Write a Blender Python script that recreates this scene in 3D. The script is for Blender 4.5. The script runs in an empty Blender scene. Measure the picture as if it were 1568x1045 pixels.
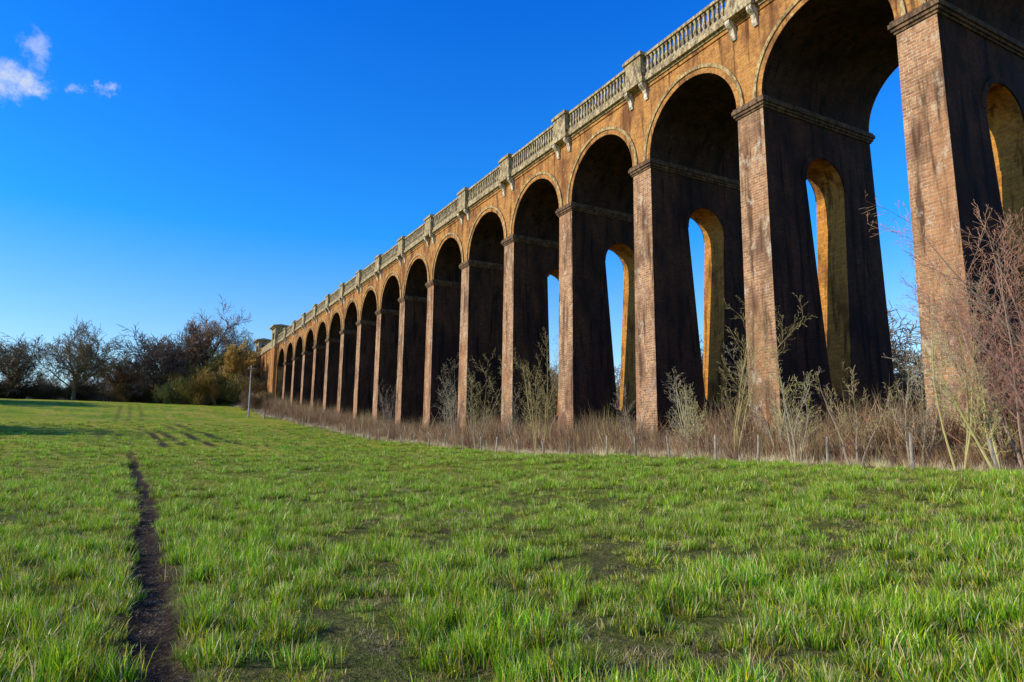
import bpy, math, random
import numpy as np
from mathutils import Vector, Matrix

TH = math.radians(29.1)
E = 1.6
S = 11.5
D = 35.8
DEP = 11.6
random.seed(4); 
scene = bpy.context.scene

# ------------------------------------------------------------ helpers
def new_obj(name, mesh, parent=None, rot=True):
    ob = bpy.data.objects.new(name, mesh)
    scene.collection.objects.link(ob)
    if parent is not None:
        ob.parent = parent
    elif rot:
        ob.rotation_euler = (0, 0, TH)
    return ob

class MB:
    def __init__(self):
        self.v=[]; self.f=[]; self.m=[]; self.c=[]
    def quad(self, a,b,c,d,m=0):
        n=len(self.v); self.v += [a,b,c,d]; self.f.append((n,n+1,n+2,n+3)); self.m.append(m)
    def box(self, t0,t1,s0,s1,z0,z1,m=0):
        n=len(self.v)
        self.v += [(t0,s0,z0),(t1,s0,z0),(t1,s1,z0),(t0,s1,z0),(t0,s0,z1),(t1,s0,z1),(t1,s1,z1),(t0,s1,z1)]
        for q in [(0,3,2,1),(4,5,6,7),(0,1,5,4),(1,2,6,5),(2,3,7,6),(3,0,4,7)]:
            self.f.append(tuple(n+i for i in q)); self.m.append(m)
    def prism(self, prof, s0, s1, m=0):
        n=len(self.v); k=len(prof)
        self.v += [(t,s0,z) for t,z in prof]+[(t,s1,z) for t,z in prof]
        self.f.append(tuple(range(n,n+k))); self.m.append(m)
        self.f.append(tuple(range(n+2*k-1,n+k-1,-1))); self.m.append(m)
        for i in range(k):
            j=(i+1)%k
            self.f.append((n+i,n+k+i,n+k+j,n+j)); self.m.append(m)
    def mesh(self, name, mats, smooth=False):
        me=bpy.data.meshes.new(name)
        me.from_pydata(self.v,[],self.f)
        for m in mats: me.materials.append(m)
        if len(mats)>1: me.polygons.foreach_set('material_index', self.m)
        if self.c:
            ca=me.color_attributes.new('Col','FLOAT_COLOR','POINT')
            arr=np.ones((len(self.v),4),dtype=np.float32); arr[:,:3]=np.array(self.c)
            ca.data.foreach_set('color',arr.ravel())
        if smooth: me.polygons.foreach_set('use_smooth',[True]*len(me.polygons))
        me.update()
        return me

def _hash(ix,iy,seed):
    h=(ix.astype(np.int64)*374761393+iy.astype(np.int64)*668265263+seed*982451653)&0xffffffff
    h=((h^(h>>13))*1274126177)&0xffffffff
    return ((h^(h>>16))&0xffff)/65535.0
def vn(x,y,sc,seed=0):
    x=np.asarray(x,float)/sc; y=np.asarray(y,float)/sc
    ix=np.floor(x); iy=np.floor(y); fx=x-ix; fy=y-iy
    fx=fx*fx*(3-2*fx); fy=fy*fy*(3-2*fy)
    a=_hash(ix,iy,seed); b=_hash(ix+1,iy,seed); c=_hash(ix,iy+1,seed); d=_hash(ix+1,iy+1,seed)
    return (a*(1-fx)+b*fx)*(1-fy)+(c*(1-fx)+d*fx)*fy
def ss(x,a,b):
    x=np.clip((x-a)/(b-a),0,1); return x*x*(3-2*x)

# ------------------------------------------------------------ terrain
_sk=np.arange(-60,500,1.0)
_pk=np.interp(_sk,[-60,0,20,40,61,86,112,152,198,225,260,400,500],[-1.6,-1.6,-1.5,-1.0,0.0,1.2,3.2,6.8,11.6,13.8,14.6,15,15])
_g=np.exp(-0.5*(np.arange(-15,16)/5.0)**2); _g/=_g.sum()
_pk=np.convolve(np.pad(_pk,15,mode='edge'),_g,mode='valid')
def rut(s):
    return np.interp(s,[0,5,15,30,60,100,240],[.05,.22,.42,.6,.25,.3,1.2])+ .22*(vn(s,s*0,2.9,5)-.5)+.10*(vn(s,s*0,.7,55)-.5)
def H0(t,s):
    t=np.asarray(t,float); s=np.asarray(s,float)
    h=np.interp(s,_sk,_pk)
    h=h+.75*ss(t,3,28)*(1-ss(s,30,61))
    h=h+np.clip(.04*(t-52),0,6)*(1-ss(s,120,220)*.8)
    emb=ss(s,222,240)*np.clip(1-np.maximum(np.abs(t-(D+DEP/2))-6.5,0)/26.0,0,1)
    h=h+(31.0-14.0)*emb
    r=np.hypot(t,s)
    return h+E+ .35*(vn(t,s,14,1)-.5)*ss(r,10,40)+.10*(vn(t,s,2.2,2)-.5)
def tracks(t,s):
    m=np.zeros(np.broadcast(t,s).shape)
    for (ta,sa,tb,sb,w) in [(6.9,60,4.8,124,.2),(4.5,56,2.8,118,.2),(9.8,66,6.0,130,.25),(2.7,60,1.7,112,.15),(-3.2,70,-2.2,200,.1),(1.0,80,1.6,215,.1),(-1.2,80,-.4,215,.1)]:
        tt=np.interp(s,[sa,(sa+sb)/2,sb],[ta,(ta+tb)/2+.7,tb])
        on=ss(s,sa,sa+8)*(1-ss(s,sb-14,sb))*(.35+.55*ss(vn(s,s*0+ta,5,8),.2,.55))
        if w<.12: on=on*.45
        m=np.maximum(m,on*(1-ss(np.abs(t-tt),w,w+.55)))
    return m
def soilmask(t,s,mg=0.0):
    r=rut(s)
    w=.07+.17*vn(s,s*0,.9,6)+mg
    d=np.abs(t-r)+.16*(vn(t,s,.22,66)-.5)
    m=(1-ss(d,w,w+.12))*(1-.7*ss(s,44,66))*(1-ss(s,75,140))
    return np.maximum(m,tracks(t,s))
def H(t,s):
    m=(1-ss(np.abs(t-rut(s)),.05,.32))*(1-ss(s,45,70))
    return H0(t,s)-.10*m+.05*(vn(t,s,.45,3)-.5)+.025*(vn(t,s,.17,33)-.5)

def axis(lo,c0,c1,hi,step,g1=1.1,g2=1.1):
    core=list(np.arange(c0,c1+1e-6,step))
    x=c1; st=step; up=[]
    while x<hi: st=min(st*g1,400); x+=st; up.append(x)
    x=c0; st=step; dn=[]
    while x>lo: st=min(st*g2,400); x-=st; dn.append(x)
    return np.array(dn[::-1]+core+up)
ta=axis(-3500,-4,11,3500,.09,1.05,1.05); sa=axis(-3500,1.5,18,3500,.09,1.025,1.2)
T,SS=np.meshgrid(ta,sa)
Z=H(T,SS)
nt,ns=len(ta),len(sa)
co=np.stack([T.ravel(),SS.ravel(),Z.ravel()],1)
idx=np.arange(nt*ns).reshape(ns,nt)
q=np.stack([idx[:-1,:-1],idx[:-1,1:],idx[1:,1:],idx[1:,:-1]],-1).reshape(-1,4)
me=bpy.data.meshes.new('ground')
me.vertices.add(len(co)); me.vertices.foreach_set('co',co.ravel())
me.loops.add(q.size); me.loops.foreach_set('vertex_index',q.ravel())
me.polygons.add(len(q)); me.polygons.foreach_set('loop_start',np.arange(0,q.size,4)); 
me.polygons.foreach_set('use_smooth',np.ones(len(q),bool))
me.update(calc_edges=True); me.validate()
a=me.attributes.new('soil','FLOAT','POINT'); a.data.foreach_set('value',soilmask(T,SS,.05).ravel().astype(np.float32))
a=me.attributes.new('brush','FLOAT','POINT')
off=2.5*ss(SS,90,200)
bz=ss(T+off,28.0,29.4)*(1-ss(T,56,64))*(1-ss(SS,235,250))
a.data.foreach_set('value',bz.ravel().astype(np.float32))

# ------------------------------------------------------------ material helpers
def mat(name):
    m=bpy.data.materials.new(name); m.use_nodes=True
    nt=m.node_tree; nt.nodes.clear()
    return m,nt
def N(nt,t,**k):
    n=nt.nodes.new(t)
    for a,b in k.items():
        setattr(n,a,b)
    return n
def L(nt,a,b): nt.links.new(a,b)
def ramp(nt,src,stops):
    r=N(nt,'ShaderNodeValToRGB')
    el=r.color_ramp.elements
    while len(el)<len(stops): el.new(.5)
    for e,(p,c) in zip(el,stops):
        e.position=p; e.color=(c[0],c[1],c[2],1) if not isinstance(c,(int,float)) else (c,c,c,1)
    L(nt,src,r.inputs[0]); return r.outputs[0]
def mix(nt,f,a,b,bt='MIX'):
    m=N(nt,'ShaderNodeMix',data_type='RGBA',blend_type=bt)
    if hasattr(f,'node'): L(nt,f,m.inputs[0])
    else: m.inputs[0].default_value=f
    for x,i in ((a,6),(b,7)):
        if hasattr(x,'node'): L(nt,x,m.inputs[i])
        else: m.inputs[i].default_value=(x[0],x[1],x[2],1)
    return m.outputs[2]
def noise(nt,vec,scale,detail=4,rough=.6):
    n=N(nt,'ShaderNodeTexNoise'); n.inputs['Scale'].default_value=scale; n.inputs['Detail'].default_value=detail; n.inputs['Roughness'].default_value=rough
    if vec is not None: L(nt,vec,n.inputs['Vector'])
    return n.outputs[0]
def mapping(nt,vec,sc):
    m=N(nt,'ShaderNodeMapping'); m.inputs['Scale'].default_value=sc; L(nt,vec,m.inputs['Vector']); return m.outputs[0]
def finish(nt,col,rough=.9,bump=None,bs=.5,bd=.02,spec=.2):
    p=N(nt,'ShaderNodeBsdfPrincipled'); p.inputs['Roughness'].default_value=rough
    p.inputs['Specular IOR Level'].default_value=spec
    if hasattr(col,'node'): L(nt,col,p.inputs['Base Color'])
    else: p.inputs['Base Color'].default_value=(*col,1)
    if bump is not None:
        b=N(nt,'ShaderNodeBump'); b.inputs['Strength'].default_value=bs; b.inputs['Distance'].default_value=bd
        L(nt,bump,b.inputs['Height']); L(nt,b.outputs[0],p.inputs['Normal'])
    o=N(nt,'ShaderNodeOutputMaterial'); L(nt,p.outputs[0],o.inputs[0])

def brick_mat(name,c1,c2,mort,stain,pale,pale_lo=.62,dark_hi=.55,pale_amt=.75,pale_sc=(1,1,.6),st_amt=.9,mix3=None):
    m,nt=mat(name)
    tc=N(nt,'ShaderNodeTexCoord').outputs['Object']
    sp=N(nt,'ShaderNodeSeparateXYZ'); L(nt,tc,sp.inputs[0])
    ad=N(nt,'ShaderNodeMath',operation='ADD'); L(nt,sp.outputs[0],ad.inputs[0]); L(nt,sp.outputs[1],ad.inputs[1])
    cb=N(nt,'ShaderNodeCombineXYZ'); L(nt,ad.outputs[0],cb.inputs[0]); L(nt,sp.outputs[2],cb.inputs[1])
    b=N(nt,'ShaderNodeTexBrick'); L(nt,cb.outputs[0],b.inputs['Vector'])
    b.inputs['Color1'].default_value=(*c1,1); b.inputs['Color2'].default_value=(*c2,1); b.inputs['Mortar'].default_value=(*mort,1)
    b.inputs['Scale'].default_value=1; b.inputs['Brick Width'].default_value=.52; b.inputs['Row Height'].default_value=.19
    b.inputs['Mortar Size'].default_value=.03; b.inputs['Mortar Smooth'].default_value=.3; b.inputs['Bias'].default_value=-.05
    n1=noise(nt,mapping(nt,tc,(1,1,.45)),.55,4,.65)
    n2=noise(nt,mapping(nt,tc,pale_sc),1.3,5,.75)
    n3=noise(nt,tc,5,3,.75)
    n4=noise(nt,mapping(nt,tc,(1.6,1.6,.15)),1.1,4,.65)
    c=mix(nt,ramp(nt,n3,[(.42,0),(.72,.75)]),b.outputs[0],(c2[0]*.6,c2[1]*.55,c2[2]*.55))
    if mix3:
        n5=noise(nt,mapping(nt,tc,(1,1,.3)),.35,4,.6)
        c=mix(nt,ramp(nt,n5,[(.45,0),(.6,.55)]),c,mix3)
    c=mix(nt,ramp(nt,n1,[(.36,st_amt),(dark_hi,0)]),c,stain)
    c=mix(nt,ramp(nt,n4,[(.36,.85),(.47,0)]),c,(stain[0]*.5,stain[1]*.5,stain[2]*.5))
    c=mix(nt,ramp(nt,n2,[(pale_lo,0),(pale_lo+.1,pale_amt)]),c,pale)
    finish(nt,c,.9,b.outputs['Fac'],.8,-.05)
    return m
M_sp=brick_mat('spandrel_brick',(.62,.27,.05),(.40,.145,.028),(.50,.32,.13),(.16,.06,.02),(.62,.45,.22),.63,.54)
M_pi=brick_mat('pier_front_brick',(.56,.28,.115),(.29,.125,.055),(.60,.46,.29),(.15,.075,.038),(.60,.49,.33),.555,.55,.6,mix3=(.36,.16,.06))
M_sd=brick_mat('shaded_pier_brick',(.17,.055,.018),(.09,.031,.013),(.12,.07,.035),(.030,.015,.008),(.34,.27,.20),.67,.60,.7,(1.3,1.3,.22),mix3=(.055,.022,.012))  # darker copy of the pier brick: side-face shade put into the colour
M_so=brick_mat('shaded_soffit_brick',(.11,.043,.016),(.06,.024,.011),(.08,.05,.03),(.022,.012,.008),(.26,.21,.15),.67,.6,.6,(1,1,.3))  # brick colour lowered to paint in the deep shade under the arches
M_ja=brick_mat('jamb_brick',(.70,.30,.04),(.46,.17,.025),(.45,.27,.09),(.16,.06,.015),(.55,.35,.15),.70,.50)
def stone_mat(name,a,b,c):
    m,nt=mat(name)
    tc=N(nt,'ShaderNodeTexCoord').outputs['Object']
    n1=noise(nt,tc,.9,5,.7); n2=noise(nt,mapping(nt,tc,(1,1,.4)),4,4,.75)
    col=mix(nt,ramp(nt,n1,[(.35,0),(.62,1)]),a,b)
    col=mix(nt,ramp(nt,n2,[(.40,.9),(.58,0)]),col,c)
    finish(nt,col,.85,n2,.4,.03); return m
M_st=stone_mat('weathered_stone',(.58,.46,.25),(.38,.27,.12),(.09,.065,.04))
M_ring=stone_mat('ring_stone',(.60,.44,.19),(.36,.24,.09),(.12,.075,.035))
M_cap=stone_mat('impost_brick',(.26,.15,.07),(.13,.07,.035),(.04,.025,.016))
M_br=stone_mat('bracket_stone',(.80,.72,.55),(.65,.53,.34),(.18,.12,.07))
M_roof=stone_mat('roof_lead',(.14,.13,.12),(.09,.085,.08),(.05,.05,.045))

# ground material
m,nt_=mat('field_ground')
tc=N(nt_,'ShaderNodeTexCoord').outputs['Object']
n1=noise(nt_,tc,.10,4,.6); n2=noise(nt_,tc,1.3,5,.72); n3=noise(nt_,tc,14,4,.75); n4=noise(nt_,mapping(nt_,tc,(1,.22,1)),.40,5,.7)
g=mix(nt_,ramp(nt_,n1,[(.40,0),(.60,1)]),(.19,.31,.010),(.42,.43,.020))
g=mix(nt_,ramp(nt_,n4,[(.48,0),(.60,.8)]),g,(.50,.38,.06))
g=mix(nt_,ramp(nt_,n2,[(.36,.8),(.54,0)]),g,(.07,.11,.010))
near=mix(nt_,ramp(nt_,n3,[(.40,0),(.70,1)]),(.045,.030,.014),(.28,.20,.09))
vl=N(nt_,'ShaderNodeVectorMath',operation='LENGTH'); L(nt_,tc,vl.inputs[0])
mr=N(nt_,'ShaderNodeMapRange'); mr.inputs[1].default_value=15; mr.inputs[2].default_value=60; L(nt_,vl.outputs['Value'],mr.inputs[0])
nearg=mix(nt_,ramp(nt_,n2,[(.42,.7),(.62,.15)]),near,(.13,.18,.012))
g=mix(nt_,mr.outputs[0],nearg,g)
g=mix(nt_,ramp(nt_,n3,[(.3,.45),(.55,0)]),g,(.04,.05,.008))
at=N(nt_,'ShaderNodeAttribute',attribute_name='brush')
g=mix(nt_,at.outputs['Fac'],g,mix(nt_,n3,(.14,.095,.04),(.34,.24,.11)))
at=N(nt_,'ShaderNodeAttribute',attribute_name='soil')
g=mix(nt_,at.outputs['Fac'],g,mix(nt_,ramp(nt_,n3,[(.45,0),(.75,1)]),(.022,.013,.007),(.13,.085,.04)))
finish(nt_,g,.95,n3,1.0,.10,.1)
me.materials.append(m)
new_obj('ground',me)

# ------------------------------------------------------------ viaduct
via=bpy.data.objects.new('railway_viaduct',None); scene.collection.objects.link(via); via.rotation_euler=(0,0,TH)
R=4.65; PW=2.2
ZS=23.75+E; ZT=30.0+E
K0,K1=-6,15
sc_=lambda k: S*(1.652+k)
def H1(t,s): return float(H(np.array([t]),np.array([s]))[0])
piers=MB(); caps=MB()
tc_=D+DEP/2+.1; HR=2.05
for k in range(K0,K1+1):
    sc=sc_(k)
    zg=min(H1(D,sc),H1(D+DEP,sc))-1.2
    ztop=ZS-.78
    hb=max(3.5+E, H1(tc_,sc)+1.6)
    ht=20.5+E
    RB=1.1
    w=lambda z: PW/2+.17*(ZS-z)/24.0
    ft=lambda z: D-.35*(ZS-z)/24.0
    bt=lambda z: D+DEP+.35*(ZS-z)/24.0
    NB=20
    top=[(HR*-math.cos(math.pi*i/NB),ht-HR+HR*math.sin(math.pi*i/NB)) for i in range(NB+1)]
    bot=[(RB*-math.cos(math.pi*i/NB),hb+RB-RB*math.sin(math.pi*i/NB)) for i in range(NB+1)]
    for sg in (-1,1):
        P=lambda t,z: (t,sc+sg*w(z),z)
        def fq(a,b,c,d,m=0):
            if sg<0: piers.quad(a,b,c,d,m)
            else: piers.quad(d,c,b,a,m)
        z1,z2=hb+RB,ht-HR
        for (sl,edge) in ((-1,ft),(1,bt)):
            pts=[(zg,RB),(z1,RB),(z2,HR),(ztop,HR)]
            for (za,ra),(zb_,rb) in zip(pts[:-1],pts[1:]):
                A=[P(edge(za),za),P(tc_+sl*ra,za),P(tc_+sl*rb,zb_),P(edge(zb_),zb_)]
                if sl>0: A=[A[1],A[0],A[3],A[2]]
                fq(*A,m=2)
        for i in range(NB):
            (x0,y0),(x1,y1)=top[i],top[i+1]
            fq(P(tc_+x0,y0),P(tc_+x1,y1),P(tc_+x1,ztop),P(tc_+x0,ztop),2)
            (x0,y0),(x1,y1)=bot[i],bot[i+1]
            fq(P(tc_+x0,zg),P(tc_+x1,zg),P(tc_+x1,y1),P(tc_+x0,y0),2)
    out=[(tc_+x,z) for x,z in top]+[(tc_+x,z) for x,z in bot[::-1]]
    for i in range(len(out)):
        (a,b),(c,d)=out[i],out[(i+1)%len(out)]
        piers.quad((a,sc-w(b),b),(a,sc+w(b),b),(c,sc+w(d),d),(c,sc-w(d),d),1)
    for f_,o in ((ft,1),(bt,-1)):
        A=[(f_(zg),sc-w(zg),zg),(f_(ztop),sc-w(ztop),ztop),(f_(ztop),sc+w(ztop),ztop),(f_(zg),sc+w(zg),zg)]
        piers.quad(*(A if o>0 else A[::-1]),m=0)
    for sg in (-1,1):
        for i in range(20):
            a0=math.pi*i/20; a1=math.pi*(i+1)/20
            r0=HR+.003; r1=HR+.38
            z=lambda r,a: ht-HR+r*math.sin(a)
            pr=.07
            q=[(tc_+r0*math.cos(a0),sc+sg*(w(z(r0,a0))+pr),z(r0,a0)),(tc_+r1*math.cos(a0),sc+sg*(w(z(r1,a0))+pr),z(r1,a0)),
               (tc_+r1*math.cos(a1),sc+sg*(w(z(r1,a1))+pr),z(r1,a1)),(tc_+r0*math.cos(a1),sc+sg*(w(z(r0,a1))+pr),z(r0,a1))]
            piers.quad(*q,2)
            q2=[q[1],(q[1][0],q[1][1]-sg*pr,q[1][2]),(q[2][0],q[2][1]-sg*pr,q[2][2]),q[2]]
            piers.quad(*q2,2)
    z=ZS-.78
    for p,h_ in ((.10,.16),(.20,.20),(.30,.26),(.22,.16)):
        caps.box(D-p,D+DEP+p,sc-PW/2-p,sc+PW/2+p,z,z+h_,0); z+=h_
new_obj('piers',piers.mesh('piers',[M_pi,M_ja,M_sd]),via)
new_obj('imposts',caps.mesh('imposts',[M_cap]),via)

wall=MB(); rings=MB()
NA=36
for k in range(K0-1,K1+1):
    a=sc_(k)+PW/2; c=a+R
    arc=[(c-R*math.cos(math.pi*i/NA),ZS+R*math.sin(math.pi*i/NA)) for i in range(NA+1)]
    for i in range(NA):
        (s0,z0),(s1,z1)=arc[i],arc[i+1]
        wall.quad((D,s0,z0),(D,s0,ZT),(D,s1,ZT),(D,s1,z1),0)
        wall.quad((D+DEP,s0,z0),(D+DEP,s1,z1),(D+DEP,s1,ZT),(D+DEP,s0,ZT),0)
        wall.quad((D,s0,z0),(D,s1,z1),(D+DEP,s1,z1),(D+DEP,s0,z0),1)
    for (r0,r1,p,mi) in ((R,R+.42,.06,1),(R+.42,R+.68,.16,0)):
        for (tb,sg) in ((D,-1),(D+DEP,1)):
            tf=tb+sg*p
            for i in range(NA):
                A0=math.pi*i/NA; A1=math.pi*(i+1)/NA
                pt=lambda r,A,t:(t,c-r*math.cos(A),ZS+r*math.sin(A))
                rings.quad(pt(r0,A0,tf),pt(r1,A0,tf),pt(r1,A1,tf),pt(r0,A1,tf),mi)
                rings.quad(pt(r1,A0,tf),pt(r1,A0,tb),pt(r1,A1,tb),pt(r1,A1,tf),mi)
                rings.quad(pt(r0,A0,tf),pt(r0,A1,tf),pt(r0,A1,tb),pt(r0,A0,tb),mi)
for k in range(K0-1,K1+2):
    sc=sc_(k); z0=ZS
    wall.quad((D,sc-PW/2,z0),(D,sc-PW/2,ZT),(D,sc+PW/2,ZT),(D,sc+PW/2,z0),0)
    wall.quad((D+DEP,sc-PW/2,z0),(D+DEP,sc+PW/2,z0),(D+DEP,sc+PW/2,ZT),(D+DEP,sc-PW/2,ZT),0)
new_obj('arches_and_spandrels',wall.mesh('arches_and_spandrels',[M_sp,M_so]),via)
new_obj('arch_rings',rings.mesh('arch_rings',[M_ring,M_sp]),via)

co_=MB(); bal=MB(); brk=MB()
sA=sc_(K0-1); sB=sc_(16)-.9
t0f,t1f=D,D+DEP
co_.box(t0f-.10,t1f+.10,sA,sB,ZT,ZT+.28,1)
co_.box(t0f-.22,t1f+.22,sA,sB,ZT+.28,ZT+.46,0)
co_.box(t0f-.46,t1f+.46,sA,sB,ZT+.46,ZT+.78,0)
co_.box(t0f-.38,t1f+.38,sA,sB,ZT+.78,ZT+.95,0)
zb=ZT+.95
for (ta_,tb_,sg) in ((D-.30,D+.10,-1),(D+DEP-.10,D+DEP+.30,1)):
    co_.box(ta_,tb_,sA,sB,zb,zb+.28,0)
    co_.box(ta_-.05,tb_+.05,sA,sB,zb+1.78,zb+2.02,0)
    tm=(ta_+tb_)/2
    for k in range(K0-1,17):
        sc=sc_(k)
        if k<16:
            o0,o1=(D-.78,D+.14) if sg<0 else (D+DEP-.14,D+DEP+.78)
            co_.box(o0,o1,sc-1.30,sc+1.30,ZT+.40,ZT+.82,0)
            co_.box(o0+.06,o1-.06,sc-1.15,sc+1.15,ZT+.82,zb+.36,0)
            co_.box(o0+.12,o1-.1,sc-1.02,sc+1.02,zb+.36,zb+1.9,0)
            co_.box(o0-.02,o1+.02,sc-1.2,sc+1.2,zb+1.9,zb+2.16,0)
            co_.box(o0+.10,o1-.08,sc-1.05,sc+1.05,zb+2.16,zb+2.34,0)
            for ds in (-.98,.98):
                T0=D if sg<0 else D+DEP
                pr=[(0,-.95),(.12,-1.0),(.22,-.82),(.24,-.5),(.34,-.22),(.60,-.02),(.72,.12),(.72,.39),(0,.39)]
                brk.prism([(T0+sg*a,ZT+b) for a,b in pr],sc+ds-.2,sc+ds+.2)
            nb=20; a=sc+1.15; b=sc_(k+1)-1.15
            for i in range(nb):
                y=a+(b-a)*(i+.5)/nb
                n0=len(bal.v)
                for (z,r) in ((.28,.13),(.40,.13),(.46,.08),(.78,.15),(1.1,.09),(1.5,.08),(1.62,.13),(1.78,.13)):
                    for (dx,dy) in ((-1,-1),(1,-1),(1,1),(-1,1)):
                        bal.v.append((tm+dx*r,y+dy*r,zb+z))
                for j in range(7):
                    for q in range(4):
                        bal.f.append((n0+4*j+q,n0+4*j+(q+1)%4,n0+4*j+4+(q+1)%4,n0+4*j+4+q)); bal.m.append(0)
new_obj('cornice_and_parapet',co_.mesh('cornice_and_parapet',[M_st,M_sp]),via)
new_obj('balusters',bal.mesh('balusters',[M_st]),via)
new_obj('brackets',brk.mesh('brackets',[M_br]),via)

ab=MB()
a0=sc_(16)-PW/2; a1=a0+36
ab.box(D-.25,D+DEP+.25,a0,a1,5,ZT+.4,0)
ab.box(D-.55,D+DEP+.55,a0-.2,a1+.2,ZT+.4,ZT+.95,1)
ab.box(D-.35,D+.1,a0,a1,ZT+.95,ZT+2.6,1)
ab.box(D+DEP-.1,D+DEP+.35,a0,a1,ZT+.95,ZT+2.6,1)
ab.box(D-1.1,D-.25,a0+.8,a0+6.2,5,ZT-.6,0)
ab.box(D-1.1,D-.25,a1-6.2,a1-.8,5,ZT-.6,0)
for (u0,u1) in ((a0+.8,a0+6.2),(a1-6.2,a1-.8)):
    for (v0,v1) in ((D-1.1,D+2.6),(D+DEP-2.6,D+DEP+1.1)):
        z0=ZT-.6
        ab.box(v0-.12,v1+.12,u0-.12,u1+.12,z0,z0+.5,1)
        zb0=z0+.5; zt0=ZT+5.2
        w_=.9
        for (x0,x1) in ((v0,v0+w_),(v1-w_,v1)):
            for (y0,y1) in ((u0,u0+w_*1.3),(u1-w_*1.3,u1)):
                ab.box(x0,x1,y0,y1,zb0,zt0,1)
        ab.box(v0+.12,v1-.12,u0+.12,u1-.12,zb0,zb0+2.2,1)
        ab.box(v0+.10,v1-.10,u0+.10,u1-.10,zt0-1.3,zt0-.003,1)
        ab.box(v0+.6,v1-.6,u0+.6,u1-.6,zb0+2.2,zt0-1.3,2)  # dark block standing in for the shade inside the openings
        ab.box(v0-.35,v1+.35,u0-.35,u1+.35,zt0,zt0+.3,1)
        ab.box(v0-.75,v1+.75,u0-.75,u1+.75,zt0+.3,zt0+.62,1)
        n0=len(ab.v); zz=zt0+.62
        ab.v += [(v0-.6,u0-.6,zz),(v1+.6,u0-.6,zz),(v1+.6,u1+.6,zz),(v0-.6,u1+.6,zz),((v0+v1)/2,u0+1.6,zz+.75),((v0+v1)/2,u1-1.6,zz+.75)]
        for q in ((0,1,4),(1,2,5,4),(2,3,5),(3,0,4,5)): ab.f.append(tuple(n0+i for i in q)); ab.m.append(2)
new_obj('abutment_pavilions',ab.mesh('abutment_pavilions',[M_sp,M_st,M_roof]),via)

# ------------------------------------------------------------ vegetation materials
def leafy(name,trans=.35,rand=.25,gloss=.06,mul=1.0):
    m,nt=mat(name)
    at=N(nt,'ShaderNodeAttribute',attribute_name='Col')
    oi=N(nt,'ShaderNodeObjectInfo')
    hs=N(nt,'ShaderNodeHueSaturation')
    mr=N(nt,'ShaderNodeMapRange'); mr.inputs[3].default_value=1-rand; mr.inputs[4].default_value=1+rand; L(nt,oi.outputs['Random'],mr.inputs[0])
    mh=N(nt,'ShaderNodeMapRange'); mh.inputs[3].default_value=.48; mh.inputs[4].default_value=.515; L(nt,oi.outputs['Random'],mh.inputs[0])
    ml=N(nt,'ShaderNodeMath',operation='MULTIPLY'); L(nt,mr.outputs[0],ml.inputs[0]); ml.inputs[1].default_value=mul
    L(nt,ml.outputs[0],hs.inputs['Value']); L(nt,mh.outputs[0],hs.inputs['Hue']); L(nt,at.outputs['Color'],hs.inputs['Color'])
    d=N(nt,'ShaderNodeBsdfDiffuse'); L(nt,hs.outputs[0],d.inputs[0])
    last=d.outputs[0]
    if trans>0:
        t=N(nt,'ShaderNodeBsdfTranslucent'); L(nt,hs.outputs[0],t.inputs[0])
        m1=N(nt,'ShaderNodeMixShader'); m1.inputs[0].default_value=trans; L(nt,last,m1.inputs[1]); L(nt,t.outputs[0],m1.inputs[2]); last=m1.outputs[0]
    if gloss>0:
        gl=N(nt,'ShaderNodeBsdfGlossy'); gl.inputs['Roughness'].default_value=.35
        m2=N(nt,'ShaderNodeMixShader'); m2.inputs[0].default_value=gloss; L(nt,last,m2.inputs[1]); L(nt,gl.outputs[0],m2.inputs[2]); last=m2.outputs[0]
    o=N(nt,'ShaderNodeOutputMaterial'); L(nt,last,o.inputs[0])
    return m
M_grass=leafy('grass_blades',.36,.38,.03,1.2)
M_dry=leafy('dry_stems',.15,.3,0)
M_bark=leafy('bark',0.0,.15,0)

def tuft(name,n,rad,hmin,hmax,w,cols,lean=.5,seed=0,mat_=None,flat=0.0,segs=3,dark=.25):
    rg=random.Random(seed); mb=MB()
    for _ in range(n):
        r=rad*math.sqrt(rg.random()); a=rg.random()*6.283
        x,y=r*math.cos(a),r*math.sin(a)
        h=rg.uniform(hmin,hmax)
        a2=a+rg.gauss(0,.9); ln=abs(rg.gauss(lean,.25))+flat
        dx,dy=math.cos(a2),math.sin(a2)
        fa=rg.random()*6.283; px,py=math.cos(fa),math.sin(fa)
        ww=w*rg.uniform(.6,1.3)
        col=rg.choices([c for c,_ in cols],[p for _,p in cols])[0]
        v=rg.uniform(.65,1.3)
        n0=len(mb.v); z=-.02; X=x; Y=y
        for i in range(segs+1):
            f=i/segs
            wi=ww*(1-f**1.6)*.5
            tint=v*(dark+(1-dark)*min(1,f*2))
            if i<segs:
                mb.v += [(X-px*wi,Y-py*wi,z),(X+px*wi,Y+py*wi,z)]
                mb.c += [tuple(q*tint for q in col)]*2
            else:
                mb.v.append((X,Y,z)); mb.c.append(tuple(q*v for q in col))
            ang=ln*(.3+1.3*f)
            st=h/segs
            X+=dx*st*math.sin(ang); Y+=dy*st*math.sin(ang); z+=st*math.cos(ang)
        for i in range(segs-1):
            b=n0+2*i; mb.f.append((b,b+1,b+3,b+2)); mb.m.append(0)
        b=n0+2*(segs-1); mb.f.append((b,b+1,b+2)); mb.m.append(0)
    return mb.mesh(name,[mat_])

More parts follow.
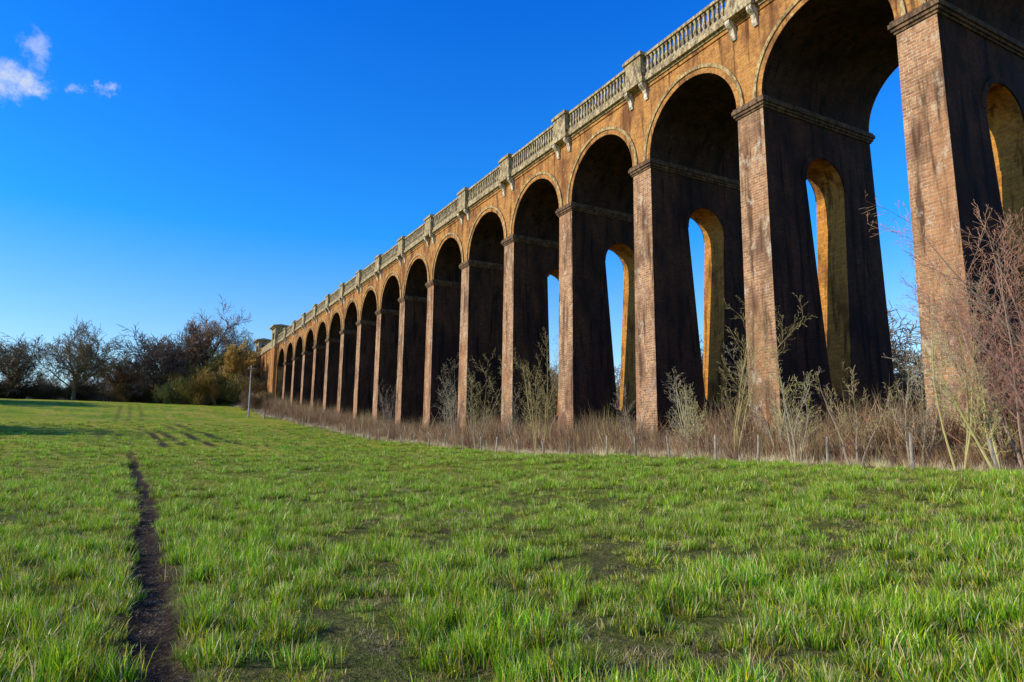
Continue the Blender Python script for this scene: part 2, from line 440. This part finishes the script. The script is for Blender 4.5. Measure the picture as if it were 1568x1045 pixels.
def scatter(name,pts,rot,scl,idx,meshes):
    me=bpy.data.meshes.new(name)
    n=len(pts)
    me.vertices.add(n); me.vertices.foreach_set('co',np.asarray(pts,np.float32).ravel())
    a=me.attributes.new('rot','FLOAT_VECTOR','POINT'); a.data.foreach_set('vector',np.asarray(rot,np.float32).ravel())
    a=me.attributes.new('scl','FLOAT_VECTOR','POINT'); a.data.foreach_set('vector',np.asarray(scl,np.float32).ravel())
    a=me.attributes.new('idx','INT','POINT'); a.data.foreach_set('value',np.asarray(idx,np.int32))
    me.update()
    ob=new_obj(name,me)
    col=bpy.data.collections.new(name+'_parts')
    for i,mm in enumerate(meshes):
        col.objects.link(bpy.data.objects.new('%s_part_%02d'%(name,i),mm))
    ng=bpy.data.node_groups.new(name+'_nodes','GeometryNodeTree')
    ng.interface.new_socket('Geometry',in_out='INPUT',socket_type='NodeSocketGeometry')
    ng.interface.new_socket('Geometry',in_out='OUTPUT',socket_type='NodeSocketGeometry')
    gi=ng.nodes.new('NodeGroupInput'); go=ng.nodes.new('NodeGroupOutput')
    ci=ng.nodes.new('GeometryNodeCollectionInfo'); ci.inputs['Collection'].default_value=col
    ci.inputs['Separate Children'].default_value=True; ci.inputs['Reset Children'].default_value=True
    ip=ng.nodes.new('GeometryNodeInstanceOnPoints'); ip.inputs['Pick Instance'].default_value=True
    def na(nm,dt):
        x=ng.nodes.new('GeometryNodeInputNamedAttribute'); x.data_type=dt; x.inputs['Name'].default_value=nm; return x.outputs['Attribute']
    ng.links.new(gi.outputs[0],ip.inputs['Points']); ng.links.new(ci.outputs[0],ip.inputs['Instance'])
    ng.links.new(na('idx','INT'),ip.inputs['Instance Index'])
    ng.links.new(na('rot','FLOAT_VECTOR'),ip.inputs['Rotation'])
    ng.links.new(na('scl','FLOAT_VECTOR'),ip.inputs['Scale'])
    ng.links.new(ip.outputs[0],go.inputs[0])
    md=ob.modifiers.new('scatter','NODES'); md.node_group=ng
    return ob

GR=(.18,.38,.010); GR2=(.35,.47,.012); GR3=(.08,.23,.012); YE=(.64,.52,.03); ST=(.60,.46,.21); PALE=(.72,.62,.42)
cg=[(GR,4),(GR2,3),(GR3,3.5),(YE,1.1),(ST,.6)]
cy=[(GR,2.5),(GR2,3),(YE,3),(ST,1.8)]
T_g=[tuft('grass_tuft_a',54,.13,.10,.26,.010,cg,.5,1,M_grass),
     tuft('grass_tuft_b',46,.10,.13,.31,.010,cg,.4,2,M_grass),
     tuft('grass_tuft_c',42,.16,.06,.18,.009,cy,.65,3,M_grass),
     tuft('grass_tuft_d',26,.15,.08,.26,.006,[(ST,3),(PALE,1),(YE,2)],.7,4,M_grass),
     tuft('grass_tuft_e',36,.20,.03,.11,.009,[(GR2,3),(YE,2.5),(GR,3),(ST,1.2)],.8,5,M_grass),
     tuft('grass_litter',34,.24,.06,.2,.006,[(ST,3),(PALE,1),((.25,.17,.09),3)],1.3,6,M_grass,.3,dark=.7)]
rs=np.random.RandomState(3)
P_=[];R_=[];S_=[];I_=[]
for (r0,r1,dens,sz,wd) in ((1.5,9,54,1.0,1.0),(9,18,35,1.0,1.2),(18,34,14.5,1.1,1.7),(34,62,4.8,1.2,2.6),(62,125,1.2,1.4,3.8)):
    ang0,ang1=math.radians(-46),math.radians(46)
    n=int(dens*(r1**2-r0**2)*(ang1-ang0)/2)
    r=np.sqrt(rs.uniform(r0**2,r1**2,n)); a=rs.uniform(ang0,ang1,n)
    X=r*np.sin(a); Y=r*np.cos(a)
    t=X*math.cos(TH)+Y*math.sin(TH); s=-X*math.sin(TH)+Y*math.cos(TH)
    cl=vn(t,s,.42,11)*.6+vn(t,s,1.5,12)*.4
    bare=vn(t,s,.6,14)*.55+vn(t,s,2.2,15)*.45
    keep=(rs.rand(n)<ss(cl,.26,.5)+.26)
    sm=soilmask(t,s,.02+.04*wd); keep&=(rs.rand(n)>sm*1.25)
    keep&=(t<28.6+.6*vn(s,s*0,3,2))
    isb=(bare>.68)
    keep&=~(isb&(rs.rand(n)<.15))
    t,s,cl,bare,isb=[q[keep] for q in (t,s,cl,bare,isb)]
    n=len(t)
    z=H(t,s)
    u=rs.rand(n)
    yel=vn(t,s,4.5,21)*.4+vn(t,s,1.1,22)*.4+vn(t*3,s*.6,4,23)*.2
    tall=cl+.25*(rs.rand(n)-.5)
    ix=np.where(tall>.58,np.where(rs.rand(n)<.5,0,1),np.where(yel>.52,np.where(u<.6,2,4),np.where(u<.45,0,np.where(u<.75,2,4))))
    ix=np.where(rs.rand(n)<.06,3,ix)
    ix=np.where(isb&(rs.rand(n)<.75),rs.choice([5,4,3,5],n),ix)
    k=sz*(.36+.95*np.clip(tall,.1,1))*rs.uniform(.75,1.25,n)
    k*=np.where(isb,.75,1)
    P_.append(np.stack([t,s,z],1)); R_.append(np.stack([rs.normal(0,.14,n),rs.normal(0,.14,n),rs.uniform(0,6.28,n)],1))
    kk=k*(1+.35*(wd-1)); S_.append(np.stack([kk,kk,k*.95],1)); I_.append(ix)
n=500; s=rs.uniform(2.5,25,n); t=rut(s)+rs.normal(0,.2,n)
P_.append(np.stack([t,s,H(t,s)],1)); R_.append(np.stack([s*0,s*0,rs.uniform(0,6.28,n)],1)); q=rs.uniform(.2,.5,n); S_.append(np.stack([q,q,q*.5],1)); I_.append(np.full(n,5))
scatter('grass',np.concatenate(P_),np.concatenate(R_),np.concatenate(S_),np.concatenate(I_),T_g)

BR=(.46,.31,.16); BR2=(.32,.20,.11); BR3=(.58,.43,.25); SW=(.76,.63,.35)
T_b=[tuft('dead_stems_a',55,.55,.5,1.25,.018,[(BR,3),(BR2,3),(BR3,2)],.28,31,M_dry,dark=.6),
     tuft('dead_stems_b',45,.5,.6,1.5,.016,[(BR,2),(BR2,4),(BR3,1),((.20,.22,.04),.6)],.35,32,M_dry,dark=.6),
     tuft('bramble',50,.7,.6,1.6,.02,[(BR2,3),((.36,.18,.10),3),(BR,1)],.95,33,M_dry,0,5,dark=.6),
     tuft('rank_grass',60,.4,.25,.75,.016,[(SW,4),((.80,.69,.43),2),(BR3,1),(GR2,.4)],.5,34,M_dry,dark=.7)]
P_=[];R_=[];S_=[];I_=[]
for (s0,s1,dens,kk) in ((-12,60,6.0,1.0),(60,130,3.4,1.15),(130,238,1.9,1.4)):
    t0,t1=28.0,56
    n=int((s1-s0)*(t1-t0)*dens)
    s=rs.uniform(s0,s1,n); t=rs.uniform(t0,t1,n)
    edge=28.0+2.2*(vn(s,s*0,5,41)-.5)-2.5*ss(s,90,200)
    t=t-2.5*ss(s,90,200)
    keep=(t>edge)&(rs.rand(n)<.4+.6*ss(vn(t,s,2.5,42),.2,.5))&(rs.rand(n)<1.1-ss(t,34,46)*.85)
    s,t,edge=s[keep],t[keep],edge[keep]; n=len(s)
    dd=t-edge
    hgt=(.55+1.7*ss(dd,.8,5)*(.25+1.25*vn(t,s,2.4,43)))*(1-.2*ss(s,60,100))
    ix=np.where(dd<2.2,np.where(rs.rand(n)<.8,3,0),rs.choice([0,1,2,3],n,p=[.32,.24,.24,.20]))
    k=hgt*kk*rs.uniform(.75,1.3,n)
    P_.append(np.stack([t,s,H(t,s)],1)); R_.append(np.stack([rs.normal(0,.14,n),rs.normal(0,.14,n),rs.uniform(0,6.28,n)],1))
    S_.append(np.stack([k*.85,k*.85,k],1)); I_.append(ix)
scatter('dead_bramble_and_rank_grass',np.concatenate(P_),np.concatenate(R_),np.concatenate(S_),np.concatenate(I_),T_b)

# ------------------------------------------------------------ trees
def tube(mb,pts,rad,sides,col):
    n0=len(mb.v)
    for i,p in enumerate(pts):
        d=(pts[min(i+1,len(pts)-1)]-pts[max(i-1,0)]).normalized()
        a=d.orthogonal().normalized(); b=d.cross(a)
        for j in range(sides):
            an=6.2832*j/sides
            q=p+(a*math.cos(an)+b*math.sin(an))*rad[i]
            mb.v.append((q.x,q.y,q.z)); mb.c.append(col)
    for i in range(len(pts)-1):
        for j in range(sides):
            k=(j+1)%sides
            mb.f.append((n0+i*sides+j,n0+i*sides+k,n0+(i+1)*sides+k,n0+(i+1)*sides+j)); mb.m.append(0)
def grow(mb,p,d,Ln,r,lv,P,rg):
    ns=P['seg'][lv]; pts=[p.copy()]; rad=[r]; dirs=[d.copy()]
    for i in range(ns):
        d=(d+Vector((rg.gauss(0,1),rg.gauss(0,1),rg.gauss(0,1)))*P['wig'][lv]+Vector((0,0,P['up'][lv]))).normalized()
        p=p+d*(Ln/ns); pts.append(p.copy()); dirs.append(d.copy())
        rad.append(max(r*(1-(1-P['tap'][lv])*(i+1)/ns),P['rmin']))
    c=P['col'][min(lv,len(P['col'])-1)]; v=rg.uniform(.8,1.2)
    tube(mb,pts,rad,P['sides'][lv],tuple(x*v for x in c))
    if lv+1<len(P['seg']):
        nc=P['n'][lv]
        for i in range(nc):
            f=P['from'][lv]+(1-P['from'][lv])*(i+rg.random())/nc
            x=f*ns; j=min(int(x),ns-1); w=x-j
            q=pts[j].lerp(pts[j+1],w); rr=rad[j]*(1-w)+rad[j+1]*w
            dd=dirs[j+1]
            ax=dd.orthogonal().normalized(); ax.rotate(Matrix.Rotation(rg.random()*6.283+i*2.4,3,dd))
            nd=dd.copy(); nd.rotate(Matrix.Rotation(P['ang'][lv]*rg.uniform(.7,1.3),3,ax))
            grow(mb,q,nd,Ln*P['len'][lv]*rg.uniform(.75,1.2)*(1-.45*(f if P.get('cone') else 0)),max(rr*P['rr'][lv],P['rmin']),lv+1,P,rg)
BK=(.12,.09,.065)
def oak(seed,col,tw):
    return dict(seg=[4,6,5,4,3],wig=[.06,.13,.16,.18,.2],up=[.05,.10,.06,.04,.02],tap=[.75,.3,.3,.3,.4],sides=[8,5,4,3,3],
        n=[12,9,7,6],**{'from':[.35,.2,.2,.15]},len=[1.25,.48,.5,.5],ang=[.85,.75,.7,.7],rr=[.5,.5,.5,.5],rmin=.034,col=[BK,BK,BK,col,tw])
def build_tree(name,P,H_,r,seed,stems=1,spread=0,trunk=.34,width=None):
    rg=random.Random(seed); mb=MB()
    for i in range(stems):
        a=rg.random()*6.283 if stems>1 else 0
        d=Vector((math.cos(a)*spread*rg.uniform(.3,1),math.sin(a)*spread*rg.uniform(.3,1),1)).normalized()
        o=Vector((math.cos(a)*.15,math.sin(a)*.15,-.3)) if stems>1 else Vector((0,0,-.5))
        grow(mb,o,d,H_*trunk*rg.uniform(.65,1) if stems>1 else H_*trunk,r*(rg.uniform(.6,1) if stems>1 else 1),0,P,rg)
    v=np.array(mb.v); k=H_/np.percentile(v[:,2],99.7); kx=k
    if width:
        kx=width/2/np.percentile(np.hypot(v[:,0],v[:,1]),96)
    mb.v=[(x*kx,y*kx,z*k) for x,y,z in mb.v]
    return mb.mesh(name,[M_bark])
oaks=[build_tree('oak_a',oak(1,(.17,.12,.075),(.24,.17,.10)),18,.42,11,width=19),
      build_tree('oak_b',oak(2,(.15,.11,.07),(.21,.15,.09)),18,.45,12,width=21),
      build_tree('oak_c',oak(3,(.21,.145,.07),(.30,.19,.08)),18,.42,17,width=16)]
ash=dict(seg=[8,6,4,3],wig=[.06,.12,.15,.15],up=[.04,.14,.12,.1],tap=[.15,.25,.3,.4],sides=[6,4,3,3],n=[20,8,5],**{'from':[.18,.15,.1]},
    len=[.42,.42,.5],ang=[.75,.6,.6],rr=[.5,.55,.6],rmin=.02,cone=True,col=[(.26,.21,.14),(.28,.21,.12),(.30,.21,.11),(.32,.22,.11)])
ash_m=build_tree('ash_a',ash,14,.22,21,trunk=.95,width=8)
ash_b=build_tree('ash_b',ash,14,.22,22,stems=3,spread=.25,trunk=.95,width=10)
willow=dict(ash,n=[24,12,8],rmin=.035,col=[(.28,.19,.06),(.40,.26,.07),(.46,.30,.08),(.50,.34,.09)])
wil_m=build_tree('willow_a',willow,14,.2,23,stems=5,spread=.45,trunk=.9,width=11)
def sap(c0,c1,n0=17,n1=8,n2=3,bushy=False):
    return dict(seg=[9,6,4,2],wig=[.07,.13,.15,.1],up=[.03,.08,.05,.03],tap=[.10,.15,.3,.5],sides=[6,4,3,3],n=[n0,n1,n2],**{'from':[.22,.12,.3]},
        len=[.30,.38,.4],ang=[.78,.72,.6],rr=[.38,.5,.7],rmin=.0048,cone=True,col=[c0,c0,c1,c1])
YL=(.40,.34,.13); GY=(.32,.26,.17); RD=(.36,.17,.11)
def place_tree(name,me,t,s,scale=1,rz=0,dz=0,sx=1):
    ob=new_obj(name,me); ob.location=Matrix.Rotation(TH,3,'Z')@Vector((t,s,H1(t,s)+dz)); ob.rotation_euler=(0,0,rz)
    ob.scale=(scale*sx,scale*sx,scale); return ob
saps=[(88,30,7.8,4,.30,GY,GY,1),(69.6,31,10,4,.24,GY,GY,2),(61,30,9.6,4,.24,GY,YL,3),
      (48.5,29.5,10,6,.30,YL,YL,4),(28.6,30.5,9.6,4,.32,YL,YL,5),(23.5,29.3,6.0,3,.40,GY,YL,6),
      (33,31.5,5.8,3,.3,GY,GY,9),(15.8,29.6,10,3,.34,YL,GY,7),(18.6,31.5,5,3,.35,GY,GY,12),
      (13.9,29.0,5.5,3,.4,YL,YL,14),(26.2,31.8,6.8,3,.3,GY,GY,15),(20.8,30.2,5,3,.4,GY,YL,16),(30.6,29.4,4.6,3,.4,GY,YL,17),
      (16.6,33.5,9.0,3,.3,GY,GY,18),(75,33,6.8,3,.3,GY,GY,19),(57,32,6,3,.3,GY,GY,20),(38,31,5.5,3,.3,GY,GY,21)]
for (s,t,h,st,sp,c0,c1,sd) in saps:
    me_=build_tree('young_ash',sap(c0,c1),h,.06,100+sd,stems=st,spread=sp,trunk=1)
    place_tree('young_ash_tree',me_,t,s)
for (s,t,h,sd) in ((13.6,30.3,11.2,1),(12.0,29.3,8.5,2),(15.3,32.8,8.5,4),(12.4,31.5,10.5,7),(11.2,30.6,9.5,9)):
    me_=build_tree('red_twig',sap((.30,.20,.14),RD,22,9,2),h,.075,200+sd,stems=5,spread=.32,trunk=1)
    place_tree('hawthorn_shrub',me_,t,s)

for (mi,t,s,h,sx,rz) in ((0,-14.7,232,22,.95,0),(1,7,231,23,.95,1.2),(2,19.8,238,26,.85,.6),(1,-30,242,19,1.1,2.0),(0,-50,240,18,1.0,3),(2,-4,246,17,1.1,4),(1,14,246,19,.9,2.2)):
    place_tree('oak_tree',oaks[mi],t,s,h/18.0,rz,0,sx)
place_tree('willow_tree',wil_m,26.0,226,18/14,.5,0,1.1)
place_tree('willow_tree',wil_m,18.0,230,15/14,2.5,0,1.4)
place_tree('willow_tree',wil_m,22.0,219,11/14,4.1,0,1.4)
place_tree('ash_tree',ash_b,31.0,221,12/14,1.5,0,1.25)
for i,(t,s,h) in enumerate(((-29,106,15),(-34,110,14),(-30,101,13),(-42,200,20),(-50,194,18),(-60,207,20),(-38,194,16))):
    place_tree('oak_tree',oaks[i%3],t,s,h/18,i*1.1,0,1.2)

def clumpmesh(name,n,w,h,cols,seed,leaf=.11):
    rg=random.Random(seed); mb=MB()
    cen=[(rg.uniform(-w,w)*.7,rg.uniform(-w,w)*.7,rg.uniform(.15,.85)*h,rg.uniform(.3,.55)*w) for _ in range(14)]
    for _ in range(n):
        c=rg.choice(cen)
        v=Vector((rg.gauss(0,1),rg.gauss(0,1),rg.gauss(0,1))).normalized()*c[3]*rg.random()**.4
        p=Vector(c[:3])+v; 
        if p.z<0: p.z=abs(p.z)*.4
        u=Vector((rg.gauss(0,.6),rg.gauss(0,.6),rg.gauss(0,.6)+1.0)).normalized(); q=u.orthogonal().normalized()
        l=leaf*rg.uniform(1.0,3.5); ww=leaf*.3*rg.uniform(.5,1.3)
        col=rg.choice(cols); k=rg.uniform(.6,1.3)
        n0=len(mb.v)
        for x in (p-u*l-q*ww*.4,p-u*l*.2+q*ww,p+u*l,p+u*l*.1-q*ww): mb.v.append(tuple(x)); mb.c.append(tuple(z*k for z in col))
        mb.f.append((n0,n0+1,n0+2,n0+3)); mb.m.append(0)
    return mb.mesh(name,[M_dry])
C_d=clumpmesh('scrub_dark',3200,3,4.5,[(.07,.07,.02),(.10,.08,.035),(.15,.11,.05)],1)
C_o=clumpmesh('scrub_olive',3200,3,4.5,[(.32,.23,.05),(.38,.25,.055),(.20,.17,.04)],2)
C_b=clumpmesh('scrub_brown',3200,3,4.5,[(.26,.175,.09),(.19,.125,.065)],3)
T_w=[oaks[0],oaks[1],ash_m,ash_b,C_d,C_o,C_b]
P_=[];R_=[];S_=[];I_=[]
def addw(t,s,ix,h,base,wx=1.2):
    n=len(t); P_.append(np.stack([t,s,H(t,s)-.1],1)); R_.append(np.stack([t*0,t*0,rs.uniform(0,6.28,n)],1))
    k=h/base; S_.append(np.stack([k*wx,k*wx,k],1)); I_.append(ix)
n=210; s=rs.uniform(236,256,n); t=rs.uniform(-190,34,n); addw(t,s,rs.choice([4,4,6,4,6],n),rs.uniform(3.5,6.5,n),5.0,1.5)
n=150; s=rs.uniform(242,275,n); t=rs.uniform(-200,34,n); addw(t,s,rs.choice([2,3],n),rs.uniform(8,13,n),14.0,1.3)
n=24; s=rs.uniform(262,315,n); t=rs.uniform(-260,20,n); addw(t,s,rs.choice([0,1],n),rs.uniform(13,18,n),18.0)
n=46; s=rs.uniform(219,236,n); t=rs.uniform(10,33,n); addw(t,s,rs.choice([4,5,5,5,6],n),rs.uniform(4,10.5,n),5.0,.95)
n=12; s=rs.uniform(180,200,n); t=rs.uniform(26,32,n); addw(t,s,rs.choice([5,6,6],n),rs.uniform(3,5.5,n),5.0,.8)
n=60; s=rs.uniform(-40,330,n); t=rs.uniform(90,108,n); addw(t,s,rs.choice([2,3,3,0],n),rs.uniform(12,16,n),15.0)
n=150; s=rs.uniform(-60,340,n); t=rs.uniform(88,112,n); addw(t,s,rs.choice([4,5,6],n),rs.uniform(6.5,11,n),5.0,1.1)
n=60; s=rs.uniform(-300,900,n); t=rs.uniform(118,260,n); addw(t,s,rs.choice([5,6],n),rs.uniform(7,10,n),5.0,2)
n=110; s=rs.uniform(-300,1200,n); t=rs.uniform(-500,-110,n); 
ok=(s>250)|(t<-200); addw(t[ok],s[ok],rs.choice([5,6],ok.sum()),rs.uniform(5,8,ok.sum()),5.0,2)
scatter('distant_woodland',np.concatenate(P_),np.concatenate(R_),np.concatenate(S_),np.concatenate(I_),T_w)

# ------------------------------------------------------------ fence, pole
M_wood=stone_mat('fence_wood',(.46,.38,.28),(.32,.26,.19),(.12,.10,.07))
M_pale=stone_mat('pole_wood',(.55,.52,.48),(.40,.37,.33),(.25,.22,.19))
mw,ntw=mat('wire'); finish(ntw,(.12,.12,.12),.6)
fe=MB(); rg=random.Random(9)
ps=[]
s=-8
while s<190:
    t=27.3-2.2*float(ss(np.array(s),90,190))+rg.uniform(-.1,.1); z=H1(t,s); h=rg.uniform(1.2,1.6); r=.065
    lx,ly=rg.gauss(0,.08),rg.gauss(0,.08)
    n0=len(fe.v)
    for (zz,k) in ((-.3,1),(h-.08,1),(h,.55)):
        for j in range(7):
            a=6.283*j/7; fe.v.append((t+lx*zz+r*k*math.cos(a),s+ly*zz+r*k*math.sin(a),z+zz))
    for i in range(2):
        for j in range(7): fe.f.append((n0+i*7+j,n0+i*7+(j+1)%7,n0+i*7+7+(j+1)%7,n0+i*7+7+j)); fe.m.append(0)
    fe.f.append(tuple(n0+14+j for j in range(7))); fe.m.append(0)
    ps.append((t,s,z)); s+=rg.uniform(2.8,4.6)
for (a,b) in zip(ps[:-1],ps[1:]):
    for h in (.5,1.0):
        n0=len(fe.v)
        for p in (a,b):
            for (dx,dz) in ((-.002,-.002),(.002,-.002),(0,.002)): fe.v.append((p[0]-.07+dx,p[1],p[2]+h+dz))
        for j in range(3): fe.f.append((n0+j,n0+(j+1)%3,n0+3+(j+1)%3,n0+3+j)); fe.m.append(1)
new_obj('wire_fence',fe.mesh('wire_fence',[M_wood,mw]))
ga=MB(); gz=H1(24.5,150)
for ds in (0,3.4): ga.box(24.4,24.6,150+ds,150.2+ds,gz-.3,gz+1.5)
for i in range(5): ga.box(24.45,24.53,150.2,153.4,gz+.25+i*.24,gz+.35+i*.24)
ga.box(24.42,24.45,151.7,151.8,gz+.25,gz+1.31)
new_obj('field_gate',ga.mesh('field_gate',[M_wood]))
po=MB(); pt,pS=22.0,155.0; pz=H1(pt,pS)
for (zz,r) in ((-.5,.17),(11,.12)):
    for j in range(10): a=6.283*j/10; po.v.append((pt+r*math.cos(a),pS+r*math.sin(a),pz+zz))
for j in range(10): po.f.append((j,(j+1)%10,10+(j+1)%10,10+j)); po.m.append(0)
po.f.append(tuple(range(10,20))); po.m.append(0)
po.box(pt-.7,pt+.7,pS-.06,pS+.06,pz+10.3,pz+10.42)
for dx in (-.6,0,.6): po.box(pt+dx-.04,pt+dx+.04,pS-.04,pS+.04,pz+10.423,pz+10.6)
new_obj('utility_pole',po.mesh('utility_pole',[M_pale]))

# ------------------------------------------------------------ light & sky
EL=math.radians(28); 
sx,sy=-.960,-.280
sd=Vector((sx*math.cos(EL),sy*math.cos(EL),math.sin(EL))).normalized()
sl=bpy.data.lights.new('sun','SUN'); sl.energy=5; sl.angle=math.radians(.53); sl.color=(1,.91,.76)
so=bpy.data.objects.new('sun',sl); scene.collection.objects.link(so); so.rotation_euler=sd.to_track_quat('Z','Y').to_euler(); so.location=(-50,0,60)
w=bpy.data.worlds.new('World'); scene.world=w; w.use_nodes=True
nt=w.node_tree; nt.nodes.clear()
sk=N(nt,'ShaderNodeTexSky',sky_type='NISHITA'); sk.sun_disc=False; sk.sun_elevation=EL; sk.sun_rotation=math.atan2(sx,sy)%(2*math.pi)
sk.air_density=1.0; sk.dust_density=.15; sk.ozone_density=2.5; sk.altitude=0
tc=N(nt,'ShaderNodeTexCoord').outputs['Generated']
sp=N(nt,'ShaderNodeSeparateXYZ'); L(nt,tc,sp.inputs[0])
tint=ramp(nt,sp.outputs[2],[(0.0,(.64,.66,.62)),(.12,(.42,.53,.60)),(.30,(.06,.44,.82)),(.62,(.01,.33,.92))])
tv=N(nt,'ShaderNodeVectorMath',operation='SCALE'); L(nt,tint,tv.inputs[0]); tv.inputs['Scale'].default_value=2.6
mu=mix(nt,1.0,sk.outputs[0],tv.outputs[0],'MULTIPLY')
bg=N(nt,'ShaderNodeBackground'); bg.inputs[1].default_value=.125; L(nt,mu,bg.inputs[0])
nz=N(nt,'ShaderNodeTexNoise'); nz.inputs['Scale'].default_value=18; nz.inputs['Detail'].default_value=8; nz.inputs['Roughness'].default_value=.7; L(nt,tc,nz.inputs['Vector'])
sb=N(nt,'ShaderNodeVectorMath',operation='SUBTRACT'); L(nt,nz.outputs['Color'],sb.inputs[0]); sb.inputs[1].default_value=(.5,.5,.5)
scv=N(nt,'ShaderNodeVectorMath',operation='SCALE'); L(nt,sb.outputs[0],scv.inputs[0]); scv.inputs['Scale'].default_value=.09
av=N(nt,'ShaderNodeVectorMath',operation='ADD'); L(nt,tc,av.inputs[0]); L(nt,scv.outputs[0],av.inputs[1])
prev=None
for (c,r,a) in (((-.570,.716,.414),.034,.95),((-.550,.724,.421),.027,.85),((-.541,.714,.456),.022,.45),((-.514,.745,.424),.012,.35),((-.490,.760,.428),.015,.5)):
    ds=N(nt,'ShaderNodeVectorMath',operation='DISTANCE'); L(nt,av.outputs[0],ds.inputs[0]); ds.inputs[1].default_value=c
    mr=N(nt,'ShaderNodeMapRange',interpolation_type='SMOOTHSTEP'); mr.inputs[1].default_value=0; mr.inputs[2].default_value=r; mr.inputs[3].default_value=a; mr.inputs[4].default_value=0
    L(nt,ds.outputs['Value'],mr.inputs[0])
    if prev is None: prev=mr.outputs[0]
    else:
        mx=N(nt,'ShaderNodeMath',operation='MAXIMUM'); L(nt,prev,mx.inputs[0]); L(nt,mr.outputs[0],mx.inputs[1]); prev=mx.outputs[0]
bc=N(nt,'ShaderNodeBackground'); bc.inputs[0].default_value=(.9,.95,1,1); bc.inputs[1].default_value=.85
mx=N(nt,'ShaderNodeMixShader'); L(nt,prev,mx.inputs[0]); L(nt,bg.outputs[0],mx.inputs[1]); L(nt,bc.outputs[0],mx.inputs[2])
o=N(nt,'ShaderNodeOutputWorld'); L(nt,mx.outputs[0],o.inputs[0])

# ------------------------------------------------------------ camera
cam=bpy.data.cameras.new('camera'); cam.lens=24; cam.sensor_width=36; cam.clip_end=8000; cam.clip_start=.1
cobj=bpy.data.objects.new('camera',cam); scene.collection.objects.link(cobj)
cobj.location=(0,0,E); cobj.rotation_euler=(math.radians(90+9.13),0,0)
scene.camera=cobj
scene.view_settings.view_transform='Standard'; scene.view_settings.look='None'; scene.view_settings.exposure=0
